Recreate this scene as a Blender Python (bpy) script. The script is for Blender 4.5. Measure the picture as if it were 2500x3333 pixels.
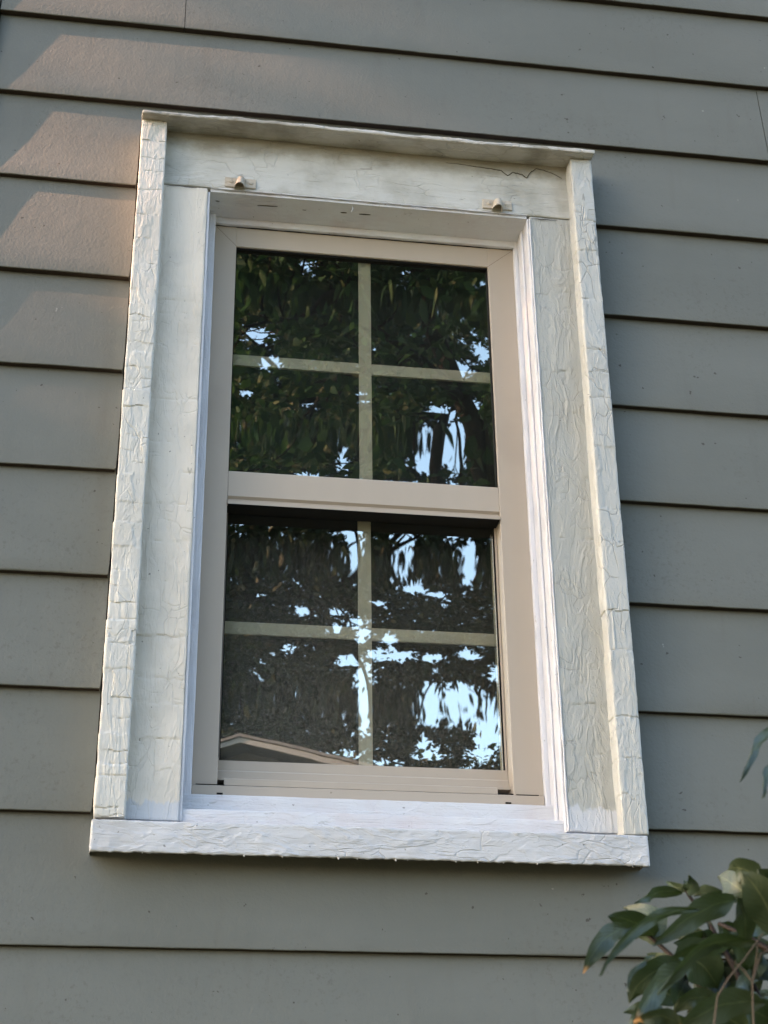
import bpy, math, random
import numpy as np
from mathutils import Vector, Matrix, noise

for o in list(bpy.data.objects): bpy.data.objects.remove(o)
sc = bpy.context.scene
C = sc.collection
rnd = random.Random(7)
npr = np.random.default_rng(11)

# ------------------------------------------------------------------ camera
CAM = Vector((0.0, -2.186, 1.55))
R_ = Vector((0.98790034, -0.15464147, -0.01178694))
U_ = Vector((-0.05827226, -0.44054399, 0.89583779))
F_ = Vector((0.14372634, 0.8843116, 0.44422486))
cam = bpy.data.cameras.new('camera')
cam.sensor_fit = 'VERTICAL'; cam.sensor_height = 36.0; cam.sensor_width = 27.0
cam.lens = 5200 / 3333 * 36.0
cam.clip_start = 0.05; cam.clip_end = 3000
cam.dof.use_dof = True; cam.dof.focus_distance = 2.55; cam.dof.aperture_fstop = 18
camo = bpy.data.objects.new('camera', cam); C.objects.link(camo)
M = Matrix.Identity(4)
for i, v in enumerate((R_, U_, -F_)):
    for j in range(3): M[j][i] = v[j]
M.translation = CAM
camo.matrix_world = M
sc.camera = camo
sc.render.resolution_x = 768; sc.render.resolution_y = 1024

# ------------------------------------------------------------------ sky + sun
SUN = Vector((-8.0, -1.0, 3.3)).normalized()
w = bpy.data.worlds.new('World'); sc.world = w; w.use_nodes = True
nt = w.node_tree; bg = nt.nodes['Background']
sky = nt.nodes.new('ShaderNodeTexSky'); sky.sky_type = 'NISHITA'; sky.sun_disc = False
sky.sun_elevation = math.asin(SUN.z); sky.sun_rotation = math.atan2(SUN.x, SUN.y) % (2 * math.pi)
sky.altitude = 50; sky.air_density = 1.0; sky.dust_density = 2.5; sky.ozone_density = 1.0
nt.links.new(sky.outputs[0], bg.inputs[0]); bg.inputs[1].default_value = 0.15
sl = bpy.data.lights.new('sun', 'SUN'); sl.energy = 4.1; sl.angle = math.radians(0.53)
sl.color = (1.0, 0.51, 0.30)
so = bpy.data.objects.new('sun', sl); C.objects.link(so)
so.rotation_euler = SUN.to_track_quat('Z', 'Y').to_euler()
sc.view_settings.view_transform = 'Standard'; sc.view_settings.look = 'None'
sc.view_settings.gamma = 1.0; sc.view_settings.use_curve_mapping = False
sc.view_settings.exposure = 2.32

# ------------------------------------------------------------------ helpers
def tag(o, label=None, cat=None, group=None, kind=None):
    if label: o['label'] = label
    if cat: o['category'] = cat
    if group: o['group'] = group
    if kind: o['kind'] = kind
    return o
def empty(name, loc=(0, 0, 0)):
    o = bpy.data.objects.new(name, None); C.objects.link(o); o.location = loc; return o
def link(name, me, mat, parent=None, smooth=None):
    if mat is not None:
        for m in (mat if isinstance(mat, (list, tuple)) else [mat]): me.materials.append(m)
    o = bpy.data.objects.new(name, me); C.objects.link(o)
    if smooth is not None:
        me.polygons.foreach_set('use_smooth', [True] * len(me.polygons))
        if smooth: me.set_sharp_from_angle(angle=math.radians(smooth))
    if parent is not None:
        o.parent = parent
        p = parent; off = Vector((0, 0, 0))
        while p is not None: off += p.location; p = p.parent
        o.location = -off
    return o
class MB:
    def __init__(s): s.v = []; s.f = []; s.mi = []
    def add(s, v, f, mi=0):
        n = len(s.v); s.v += [tuple(p) for p in v]; s.f += [tuple(i + n for i in q) for q in f]; s.mi += [mi] * len(f)
    def box(s, x0, x1, y0, y1, z0, z1, mi=0):
        v = [(x, y, z) for x in (x0, x1) for y in (y0, y1) for z in (z0, z1)]
        s.add(v, [(0, 1, 3, 2), (4, 6, 7, 5), (0, 4, 5, 1), (2, 3, 7, 6), (0, 2, 6, 4), (1, 5, 7, 3)], mi)
    def grid_box(s, x0, x1, y0, y1, z0, z1, step=0.008, amp=0.0005, bev=0.0018, mi=0, freq=30, shape=None):
        """a board: closed grid box with eased edges and slightly uneven faces"""
        def ax(a, b):
            n = max(1, int(round((b - a - 2 * bev) / step)))
            return [a, a + bev] + [a + bev + (b - a - 2 * bev) * i / n for i in range(1, n)] + [b - bev, b]
        X, Y, Z = ax(x0, x1), ax(y0, y1), ax(z0, z1)
        idx = {}; V = []
        def vid(i, j, k):
            key = (i, j, k)
            if key in idx: return idx[key]
            x, y, z = X[i], Y[j], Z[k]
            e = (i in (0, len(X) - 1)) + (j in (0, len(Y) - 1)) + (k in (0, len(Z) - 1))
            if e >= 2:      # ease arrises
                q = bev * (0.30 if e == 2 else 0.42)
                if i == 0: x += q
                elif i == len(X) - 1: x -= q
                if j == 0: y += q
                elif j == len(Y) - 1: y -= q
                if k == 0: z += q
                elif k == len(Z) - 1: z -= q
            n = noise.noise_vector(Vector((x * freq, y * freq, z * freq)))
            n2 = noise.noise_vector(Vector((x * freq * 4.1, y * freq * 4.1, z * freq * 4.1 + 9)))
            a = amp * (1.0 if e < 2 else 1.5)
            p = Vector((x, y, z)) + n * a + n2 * a * 0.6
            if shape: p = shape(p)
            idx[key] = len(V); V.append(tuple(p)); return idx[key]
        F = []
        nx, ny, nz = len(X) - 1, len(Y) - 1, len(Z) - 1
        for i in range(nx):
            for k in range(nz):
                F.append((vid(i, 0, k), vid(i + 1, 0, k), vid(i + 1, 0, k + 1), vid(i, 0, k + 1)))
                F.append((vid(i, ny, k), vid(i, ny, k + 1), vid(i + 1, ny, k + 1), vid(i + 1, ny, k)))
        for i in range(nx):
            for j in range(ny):
                F.append((vid(i, j, 0), vid(i, j + 1, 0), vid(i + 1, j + 1, 0), vid(i + 1, j, 0)))
                F.append((vid(i, j, nz), vid(i + 1, j, nz), vid(i + 1, j + 1, nz), vid(i, j + 1, nz)))
        for j in range(ny):
            for k in range(nz):
                F.append((vid(0, j, k), vid(0, j, k + 1), vid(0, j + 1, k + 1), vid(0, j + 1, k)))
                F.append((vid(nx, j, k), vid(nx, j + 1, k), vid(nx, j + 1, k + 1), vid(nx, j, k + 1)))
        s.add(V, F, mi)
    pass
    def prof(s, pts, axis, a, b, mi=0):
        """extrude a closed (u,w) outline along axis 'x' (u=y,w=z) or 'z' (u=x,w=y)"""
        n = len(pts)
        if axis == 'x': v = [(a, u, q) for u, q in pts] + [(b, u, q) for u, q in pts]
        else: v = [(u, q, a) for u, q in pts] + [(u, q, b) for u, q in pts]
        f = [(i, (i + 1) % n, n + (i + 1) % n, n + i) for i in range(n)] + [tuple(range(n))[::-1], tuple(range(n, 2 * n))]
        s.add(v, f, mi)
    def tube(s, pts, rad, seg=8, mi=0):
        pts = [Vector(p) for p in pts]
        if not isinstance(rad, (list, tuple)): rad = [rad] * len(pts)
        V = []; up = Vector((0.13, 0.21, 1)).normalized(); ref = None
        for i, p in enumerate(pts):
            d = (pts[min(i + 1, len(pts) - 1)] - pts[max(i - 1, 0)]).normalized()
            if ref is None:
                ref = d.cross(up)
                if ref.length < 0.1: ref = d.cross(Vector((1, 0, 0)))
            ref = (ref - d * ref.dot(d)).normalized(); b = d.cross(ref)
            for k in range(seg):
                a = 2 * math.pi * k / seg
                V.append(p + (ref * math.cos(a) + b * math.sin(a)) * rad[i])
        F = []
        for i in range(len(pts) - 1):
            for k in range(seg):
                F.append((i * seg + k, i * seg + (k + 1) % seg, (i + 1) * seg + (k + 1) % seg, (i + 1) * seg + k))
        F.append(tuple(range(seg))[::-1]); F.append(tuple(range((len(pts) - 1) * seg, len(pts) * seg)))
        s.add(V, F, mi)
    def build(s, name, mat, parent=None, smooth=None):
        me = bpy.data.meshes.new(name); me.from_pydata(s.v, [], s.f)
        import bmesh
        bm = bmesh.new(); bm.from_mesh(me); bmesh.ops.recalc_face_normals(bm, faces=bm.faces) if len(s.f) < 60000 else None
        bm.to_mesh(me); bm.free()
        o = link(name, me, mat, parent, smooth)
        if any(s.mi): me.polygons.foreach_set('material_index', s.mi)
        me.update(); return o

# node helpers -------------------------------------------------------------
class G:
    def __init__(s, name):
        s.m = bpy.data.materials.new(name); s.m.use_nodes = True; s.t = s.m.node_tree
        s.b = s.t.nodes['Principled BSDF']; s.out = s.t.nodes['Material Output']
        s.co = s.t.nodes.new('ShaderNodeTexCoord').outputs['Object']
    def n(s, typ, **kw):
        d = s.t.nodes.new(typ)
        for k, v in kw.items():
            if k.startswith('i_'):
                key = k[2:]; key = int(key) if key.isdigit() else key.replace('_', ' ')
                if hasattr(v, 'is_output'): s.t.links.new(v, d.inputs[key])
                else: d.inputs[key].default_value = v
            else: setattr(d, k, v)
        return d
    def math(s, op, a, b=0.0, c=0.0, clamp=False):
        d = s.n('ShaderNodeMath', operation=op, use_clamp=clamp)
        for i, v in enumerate((a, b, c)):
            if hasattr(v, 'is_output'): s.t.links.new(v, d.inputs[i])
            else: d.inputs[i].default_value = v
        return d.outputs[0]
    def map(s, scale=(1, 1, 1), loc=(0, 0, 0), src=None):
        return s.n('ShaderNodeMapping', i_Vector=src or s.co, i_Scale=scale, i_Location=loc).outputs[0]
    def noise(s, vec, scale, detail=3, rough=0.5, dist=0.0):
        return s.n('ShaderNodeTexNoise', i_Vector=vec, i_Scale=scale, i_Detail=detail, i_Roughness=rough, i_Distortion=dist).outputs[0]
    def step(s, v, lo, hi, a=0.0, b=1.0):
        d = s.n('ShaderNodeMapRange', interpolation_type='SMOOTHSTEP')
        s.t.links.new(v, d.inputs[0])
        for i, q in zip((1, 2, 3, 4), (lo, hi, a, b)): d.inputs[i].default_value = q
        return d.outputs[0]
    def mix(s, fac, a, b, bt='MIX'):
        d = s.n('ShaderNodeMix', data_type='RGBA', blend_type=bt)
        for i, v in ((0, fac), (6, a), (7, b)):
            if hasattr(v, 'is_output'): s.t.links.new(v, d.inputs[i])
            else: d.inputs[i].default_value = v if i == 0 else (*v, 1) if len(v) == 3 else v
        return d.outputs[2]
    def bump(s, h, dist=0.001, strength=1.0, nrm=None):
        d = s.n('ShaderNodeBump', i_Height=h, i_Distance=dist, i_Strength=strength)
        if nrm: s.t.links.new(nrm, d.inputs['Normal'])
        return d.outputs[0]
    def set(s, name, v):
        i = s.b.inputs[name]
        if hasattr(v, 'is_output'): s.t.links.new(v, i)
        else: i.default_value = (*v, 1) if isinstance(v, tuple) and len(v) == 3 else v

def plate_field(seed, x0, x1, z0, z1, rmin, rmax):
    R = random.Random(seed); rows = []; z = z0
    while z < z1:
        dz = R.uniform(rmin, rmax) * (0.6 if R.random() < .3 else 1); k = R.choice((0, 1, 1, 2)); sp = sorted(R.uniform(x0 + .006, x1 - .006) for _ in range(k))
        xs = [x0] + sp + [x1]; rows.append((z, z + dz, xs, [R.choice((0.0, 0.0, 0.45, 0.8, 1.0)) for _ in range(k + 1)], [R.uniform(-.35, .45) for _ in range(k + 1)], [R.random() < .45 for _ in range(k + 1)])); z += dz
    zs = [q[0] for q in rows]
    import bisect
    def h(x, z):
        wz = z + noise.noise(Vector((x * 60, z * 20, seed))) * 0.0035; wx = x + noise.noise(Vector((x * 20, z * 38, seed + 5.5))) * 0.006
        q = rows[max(0, min(len(rows) - 1, bisect.bisect_right(zs, wz) - 1))]
        j = 0
        while j < len(q[2]) - 2 and wx > q[2][j + 1]: j += 1
        a_, b_ = q[2][j], q[2][j + 1]; t = (wx - a_) / max(1e-4, b_ - a_); g_ = q[3][j]
        v = g_ + q[4][j] * (0.5 - t)
        if q[5][j] and min(abs(wz - q[0]), abs(q[1] - wz)) < 0.0013: v -= 0.9
        return v
    return h
def flaker(x0, x1, z0, z1, yf, axis, amt, seed, extra=None, pl=None):
    a, b = (26, 8) if axis == 'z' else (8, 26)
    def f(p):
        v = noise.fractal(Vector((p.x * a + seed, p.y * 30, p.z * b + seed * 2)), 0.95, 2.1, 4)
        v2 = noise.fractal(Vector((p.x * a * 2.2 + seed, p.y * 30 + 5, p.z * b * 2.2)), 0.9, 2.1, 3)
        st = lambda q, lo, hi: max(0.0, min(1.0, (q - lo) / (hi - lo)))
        h = 0.55 * st(v, -0.03, 0.02) + 0.55 * st(v, 0.27, 0.31) + 0.4 * st(v2, 0.26, 0.32)
        h -= 0.30 * st(v, 0.02, 0.26)      # plates cup: lifted lips, sunken middles
        if pl: h = h * 0.45 + pl(p.x, p.z)
        h *= amt * 0.001
        if p.y < yf + 0.0035: p.y -= h
        elif p.x < x0 + 0.002: p.x -= h
        elif p.x > x1 - 0.002: p.x += h
        if extra: p = extra(p)
        return p
    return f

def simple(name, col, rough=0.6, nscale=20, var=0.15, bumpd=0.0, bscale=200):
    g = G(name); nz = g.noise(g.co, nscale, 4)
    g.set('Base Color', g.mix(nz, tuple(c * (1 - var) for c in col), tuple(min(1, c * (1 + var)) for c in col)))
    g.set('Roughness', rough); g.b.inputs['Specular IOR Level'].default_value = 0.15
    if bumpd: g.set('Normal', g.bump(g.noise(g.co, bscale, 4), bumpd))
    return g.m

K = 0.8
def sc_(c): return tuple(x * K for x in c)
def paint(name, col, dirt, axis='z', flake=1.0, dirt_amt=0.5, crack=1.0, rough=0.55, seed=0.0, brush=1.0, topdirt=None, fscale=1.0, foot=None, plates=34.0):
    """old brush-painted wood: layered flakes, alligator cracks, brush marks along the grain"""
    col = sc_(col); dirt = sc_(dirt)
    g = G(name)
    an = {'z': (1, 1, 0.28), 'x': (0.28, 1, 1)}[axis]
    an2 = {'z': (1, 1, 0.05), 'x': (0.05, 1, 1)}[axis]
    an3 = {'z': (1, 1, 0.55), 'x': (0.5, 1, 1)}[axis]
    v = g.map(an, (seed, seed * 1.7, seed * .6)); v2 = g.map(an2, (seed, 0, seed)); v3 = g.map(an3, (seed * 2, 1, seed))
    # large relief of old layers
    n1 = g.noise(v, 26 * fscale, 5, 0.55, 0.6)
    l1 = g.step(n1, 0.50, 0.53); l2 = g.step(n1, 0.60, 0.625); l3 = g.step(n1, 0.40, 0.42)
    # raised lips along flake edges
    lip = g.math('SUBTRACT', g.step(n1, 0.53, 0.56, 1, 0), g.step(n1, 0.48, 0.50, 1, 0), clamp=True)
    n4 = g.noise(v3, 60 * fscale, 3, 0.5, 0.3)
    l4 = g.step(n4, 0.60, 0.63)
    # alligator cracks
    warp = g.n('ShaderNodeMix', data_type='VECTOR', i_0=0.03)
    g.t.links.new(v3, warp.inputs[4]); nn = g.n('ShaderNodeTexNoise', i_Vector=v3, i_Scale=14.0)
    g.t.links.new(nn.outputs[1], warp.inputs[5])
    wv = warp.outputs[1]
    a = g.n('ShaderNodeTexVoronoi', feature='F1', distance='CHEBYCHEV', i_Vector=wv, i_Scale=plates * fscale).outputs['Distance']
    b = g.n('ShaderNodeTexVoronoi', feature='F2', distance='CHEBYCHEV', i_Vector=wv, i_Scale=plates * fscale).outputs['Distance']
    e = g.math('SUBTRACT', b, a)
    cm = g.step(g.noise(g.map((1, 1, 1), (seed * 3, 2, 5)), 11, 2), 0.44, 0.58)
    ck = g.math('MULTIPLY', g.step(e, 0.004, 0.045, 1, 0), cm)
    br = g.noise(v2, 420, 3, 0.6); fine = g.noise(g.co, 260, 3)
    h = g.math('MULTIPLY', l1, 0.55 * flake)
    h = g.math('ADD', h, g.math('MULTIPLY', l2, 0.5 * flake)); h = g.math('ADD', h, g.math('MULTIPLY', l3, 0.45 * flake))
    h = g.math('ADD', h, g.math('MULTIPLY', l4, 0.3 * flake)); h = g.math('ADD', h, g.math('MULTIPLY', lip, 0.5 * flake))
    h = g.math('SUBTRACT', h, g.math('MULTIPLY', ck, 0.75 * crack))
    h = g.math('ADD', h, g.math('MULTIPLY', br, 0.26 * brush)); h = g.math('ADD', h, g.math('MULTIPLY', fine, 0.16))
    g.set('Normal', g.bump(h, 0.0019))
    dn = g.noise(g.map((1, 1, 1), (seed, 4, 2)), 9, 4, 0.6)
    c = g.mix(g.math('MULTIPLY', g.step(dn, 0.42, 0.7), dirt_amt), col, dirt)
    c = g.mix(g.math('MULTIPLY', g.step(g.noise(v2, 60, 3), 0.5, 0.75), 0.25 * dirt_amt), c, dirt)
    c = g.mix(g.math('MULTIPLY', ck, 0.22 * min(1, crack)), c, tuple(x * .45 for x in dirt))
    spot = g.step(g.noise(g.co, 150, 2), 0.735, 0.76)
    c = g.mix(g.math('MULTIPLY', spot, 0.6), c, (0.06, 0.05, 0.035))
    chip = g.math('MULTIPLY', g.step(g.noise(v, 55, 4, 0.6), 0.70, 0.72), min(1.0, 0.4 + flake))
    c = g.mix(g.math('MULTIPLY', chip, 0.55), c, (0.17, 0.155, 0.125))
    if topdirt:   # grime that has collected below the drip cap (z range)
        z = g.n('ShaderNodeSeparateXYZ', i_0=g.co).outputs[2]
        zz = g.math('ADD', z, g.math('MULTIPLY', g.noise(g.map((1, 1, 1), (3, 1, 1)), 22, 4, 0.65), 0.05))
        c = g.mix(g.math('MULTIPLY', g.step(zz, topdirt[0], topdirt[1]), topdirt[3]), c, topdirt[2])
    if foot:      # newer white paint brushed over the foot of the old board
        z = g.n('ShaderNodeSeparateXYZ', i_0=g.co).outputs[2]
        zz = g.math('ADD', z, g.math('MULTIPLY', g.noise(g.map((1, 1, 0.3), (8, 1, 1)), 45, 4, 0.6), 0.045))
        c = g.mix(g.step(zz, foot, foot + 0.006, 0.9, 0), c, sc_((0.66, 0.68, 0.72)))
    g.set('Base Color', c); g.set('Roughness', rough)
    g.b.inputs['Specular IOR Level'].default_value = 0.35
    return g.m

# siding: fibre-cement boards, flat warm grey-green paint
g = G('siding_paint')
st = g.noise(g.map((1, 1, 0.9)), 230, 4, 0.6); st2 = g.noise(g.co, 45, 3, 0.5)
h = g.math('ADD', g.math('MULTIPLY', st, 0.55), g.math('MULTIPLY', st2, 0.5))
g.set('Normal', g.bump(h, 0.0013, 1.0))
big = g.math('ADD', g.math('MULTIPLY', g.noise(g.map((0.6, 1, 1.6)), 3.5, 4, 0.6), 0.7), g.math('MULTIPLY', g.noise(g.map((0.15, 1, 5.6)), 1.0, 1), 0.3))
col = g.mix(g.step(big, 0.3, 0.7), (0.129, 0.136, 0.123), (0.150, 0.158, 0.145))
run = g.noise(g.map((1, 1, 0.12)), 30, 4)
col = g.mix(g.math('MULTIPLY', g.step(run, 0.55, 0.8), 0.22), col, (0.105, 0.10, 0.085))
spk = g.step(g.noise(g.co, 85, 2), 0.735, 0.755); col = g.mix(g.math('MULTIPLY', spk, 0.7), col, (0.035, 0.03, 0.022))
spw = g.step(g.noise(g.map((1, 1, 1), (7, 3, 1)), 70, 2), 0.785, 0.8); col = g.mix(g.math("MULTIPLY", spw, 0.3), col, (0.45, 0.45, 0.42))
mott = g.step(g.noise(g.map((1, 1, 1), (2, 3, 9)), 130, 4, 0.7), 0.52, 0.72)
mk = g.step(g.noise(g.map((1, 1, 1), (5, 3, 4)), 4, 2), 0.45, 0.65)
col = g.mix(g.math('MULTIPLY', g.math('MULTIPLY', mott, mk), 0.40), col, (0.08, 0.075, 0.062))
g.set('Base Color', col); g.set('Roughness', 0.62); g.b.inputs['Specular IOR Level'].default_value = 0.3
m_siding = g.m
m_under = simple('sheathing_and_under_shade', (0.035, 0.028, 0.024), 0.9)  # sheathing colour, also painted as shade on board and sill undersides

OLD = (0.60, 0.60, 0.54); DIRT = (0.50, 0.48, 0.42)
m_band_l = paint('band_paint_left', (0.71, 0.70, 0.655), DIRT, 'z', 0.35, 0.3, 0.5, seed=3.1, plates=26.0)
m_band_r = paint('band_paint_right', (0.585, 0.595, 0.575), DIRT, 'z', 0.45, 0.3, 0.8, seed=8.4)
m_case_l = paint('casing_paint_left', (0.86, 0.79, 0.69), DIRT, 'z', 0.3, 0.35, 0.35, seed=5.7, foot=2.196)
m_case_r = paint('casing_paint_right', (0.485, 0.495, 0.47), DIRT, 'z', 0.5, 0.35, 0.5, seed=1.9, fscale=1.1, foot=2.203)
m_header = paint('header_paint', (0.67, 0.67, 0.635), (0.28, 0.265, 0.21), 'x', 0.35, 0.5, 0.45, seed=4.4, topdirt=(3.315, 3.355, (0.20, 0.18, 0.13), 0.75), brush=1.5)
m_cap = paint('cap_paint', (0.66, 0.64, 0.60), (0.26, 0.23, 0.18), 'x', 0.8, 0.7, 0.7, seed=6.2)
m_sill = paint('sill_paint', (0.66, 0.675, 0.705), (0.42, 0.42, 0.42), 'x', 0.5, 0.35, 0.5, seed=2.3, rough=0.45)
m_fresh = paint('fresh_paint_vertical', (0.78, 0.785, 0.84), (0.58, 0.58, 0.60), 'z', 0.25, 0.35, 0.12, seed=7.9, rough=0.4, brush=1.6)
m_fresh_x = paint('fresh_paint_horizontal', (0.75, 0.765, 0.80), (0.58, 0.45, 0.45), 'x', 0.30, 0.35, 0.12, seed=9.9, rough=0.4, brush=1.6)
m_hanger = paint('hanger_paint', (0.62, 0.55, 0.45), (0.40, 0.33, 0.24), 'x', 0.5, 0.5, 0.4, seed=0.7)

g = G('almond_frame')
n1 = g.noise(g.map((1, 1, 0.1)), 30, 3); n2 = g.noise(g.co, 6, 3)
c = g.mix(n1, (0.405, 0.350, 0.290), (0.438, 0.381, 0.318)); c = g.mix(g.math('MULTIPLY', g.step(n2, 0.5, 0.75), 0.3), c, (0.29, 0.245, 0.20))
sp = g.step(g.noise(g.co, 110, 2), 0.765, 0.785); c = g.mix(g.math('MULTIPLY', sp, 0.5), c, (0.12, 0.10, 0.07))
g.set('Base Color', c); g.set('Roughness', 0.42); g.set('Normal', g.bump(g.noise(g.co, 40, 2), 0.0003))
m_alm = g.m
m_groove = simple('frame_groove', (0.11, 0.095, 0.08), 0.8)
m_black = simple('seal_and_shade_black', (0.008, 0.008, 0.008), 0.9)
m_grille = simple('grille_paint', (0.335, 0.295, 0.255), 0.5, 8, 0.05)
m_room = simple('room_dark', (0.05, 0.05, 0.05), 0.9)
m_shade = simple('shade_fabric', (0.012, 0.012, 0.014), 0.9, 60, 0.15)
m_metal = simple('conduit_paint', (0.2, 0.2, 0.17), 0.5)

def glass(name, refl, dust=0.0, dustcol=(0.3, 0.27, 0.22)):
    g = G(name)
    tr = g.n('ShaderNodeBsdfTransparent', i_Color=(0.72, 0.74, 0.69, 1)).outputs[0]
    gl = g.n('ShaderNodeBsdfGlossy', i_Roughness=0.0, i_Color=(0.90, 1.0, 0.92, 1)).outputs[0]
    fr = g.n('ShaderNodeFresnel', i_IOR=1.52).outputs[0]
    fac = g.math('ADD', refl, g.math('MULTIPLY', fr, 0.9), clamp=True)
    g.t.links.new(g.n('ShaderNodeMix', data_type='RGBA', i_0=fac, i_6=(0, 0, 0, 1), i_7=(1.0, 1.0, 0.87, 1)).outputs[2], gl.node.inputs['Color'])
    mx = g.n('ShaderNodeAddShader'); g.t.links.new(tr, mx.inputs[0]); g.t.links.new(gl, mx.inputs[1]); o = mx.outputs[0]
    if dust:
        sp = g.step(g.noise(g.map((1, 1, 1)), 760, 3, 0.7), 0.42, 0.70)
        sx = g.n('ShaderNodeSeparateXYZ', i_0=g.co)
        den = g.math('ADD', g.math('MULTIPLY', g.step(sx.outputs[0], 0.15, 0.5, 1, 0.4), g.step(sx.outputs[2], 2.30, 2.64, 1, 0.2)), g.math('MULTIPLY', g.noise(g.co, 5, 3), 0.22))
        df = g.n('ShaderNodeBsdfDiffuse', i_Color=(*dustcol, 1)).outputs[0]
        den = g.math('MULTIPLY', den, g.step(sx.outputs[2], 2.59, 2.66, 1, 0))
        fa = g.math('MULTIPLY', g.math('MULTIPLY', sp, den), dust, clamp=True)
        g.t.links.new(g.n('ShaderNodeMix', data_type='RGBA', i_0=fa, i_6=(0, 0, 0, 1), i_7=(*dustcol, 1)).outputs[2], df.node.inputs[0])
        m2 = g.n('ShaderNodeAddShader'); g.t.links.new(o, m2.inputs[0]); g.t.links.new(df, m2.inputs[1]); o = m2.outputs[0]
    else:
        sp = g.step(g.noise(g.co, 300, 3, 0.7), 0.6, 0.8)
        df = g.n('ShaderNodeBsdfDiffuse', i_Color=(0.35, 0.38, 0.36, 1)).outputs[0]
        m2 = g.n('ShaderNodeMixShader', i_0=g.math('ADD', g.math('MULTIPLY', sp, 0.03), 0.012))
        g.t.links.new(o, m2.inputs[1]); g.t.links.new(df, m2.inputs[2]); o = m2.outputs[0]
    g.t.links.new(o, g.out.inputs[0]); return g.m
m_gl_up = glass('glass_upper', 0.55)
m_gl_lo = glass('glass_lower', 0.55, 0.62)
g = G('glass_clear'); tr = g.n('ShaderNodeBsdfTransparent', i_Color=(0.95, 0.97, 0.95, 1)); g.t.links.new(tr.outputs[0], g.out.inputs[0]); m_clear = g.m

# ------------------------------------------------------------------ ground
g = G('lawn'); n1 = g.noise(g.co, 1.5, 5); n2 = g.noise(g.co, 60, 4)
g.set('Base Color', g.mix(n1, (0.035, 0.055, 0.018), (0.07, 0.085, 0.035))); g.set('Roughness', 0.9); g.set('Normal', g.bump(n2, 0.03))
mb = MB(); S = 1500
mb.add([(-S, -S, 0), (S, -S, 0), (S, S, 0), (-S, S, 0)], [(0, 1, 2, 3)])
tag(mb.build('ground', g.m), kind='structure')

# ------------------------------------------------------------------ the house
house = tag(empty('house'), 'grey clapboard house wall around an old white trimmed window', 'house')
zb = [3.5855, 3.4097, 3.2339, 3.0474, 2.8706, 2.6941, 2.5167, 2.3404, 2.161, 1.9794]
up = [3.7615 + 0.178 * i for i in range(0, 13)][::-1]
dn = [1.8014 - 0.178 * i for i in range(0, 9)]
Z = up + zb + dn
XL, XR = -0.312, 4.6
T = 0.0122
def board(mb, x0, x1, z0, z1, rightcut=False, zlo=None, zhi=None):
    """one lap board: bottom arris proud, leaning back to its hidden top"""
    ht = z1 - z0 + 0.028; n = max(2, int((x1 - x0) / 0.012)); back = T * ht / (z1 - z0) * 0.985
    rows = [(0.0012, T, 0.0), (0.0012 * 0.2, 0.0, 0.0), (0, 0, 0)]
    sec = [(T, 0.0), (0.0016, 0.0), (0.0003, 0.0009), (0.0, 0.0030)]
    for k in range(1, 9): t = k / 8; sec.append((back * (0.003 + t * (ht - 0.003)) / ht, 0.003 + t * (ht - 0.003)))
    sec.append((back + T, ht))
    if zlo is not None:
        q = zlo - z0; sec = [(T * q / (z1 - z0) + T, q), (T * q / (z1 - z0), q)] + [p for p in sec if p[1] > q]
    if zhi is not None: pass
    V = []; F = []; m = len(sec)
    for i in range(n + 1):
        x = x0 + (x1 - x0) * i / n
        for j, (y, z) in enumerate(sec):
            w1 = noise.noise(Vector((x * 1.3, 3.3, z0 * 5))) * 0.0016 + noise.noise(Vector((x * 9, 7.3, z0 * 5))) * 0.0005 + noise.noise(Vector((x * 60, 2.3, z0 * 5))) * 0.00025
            wz = noise.noise(Vector((x * 1.0, 9.1, z0 * 3))) * 0.0020 + noise.noise(Vector((x * 25, 5.1, z0 * 3))) * 0.0005 + noise.noise(Vector((x * 90, 5.1, z0 * 3))) * 0.0003
            yy = y + (w1 if j not in (0, m - 1) else 0) + noise.noise(Vector((x * 5, 1.7, (z0 + z) * 9))) * 0.0007 * (2 < j < m - 1)
            xx = x
            if j in (1, 2) or True:
                pass
            if i == n and rightcut and z < 0.006: xx -= 0.002 * (1 - z / 0.006)
            zz = z0 + z + (wz if j < 4 and zlo is None else 0)
            if zhi is not None and -0.05 < x < 0.715: zz = min(zz, zhi)
            V.append((xx, yy, zz))
    for i in range(n):
        for j in range(m - 1):
            F.append((i * m + j, (i + 1) * m + j, (i + 1) * m + j + 1, i * m + j + 1))
    F.append(tuple(range(m))); F.append(tuple(range(n * m, n * m + m))[::-1])
    mb.add(V, F); 
    for q in range(n): mb.mi[-len(F) + q * (m - 1)] = 1  # bottom faces coloured dark, so the lap shade is painted in
mb = MB()
seams = {3.7615 - 0.176: None}
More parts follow.
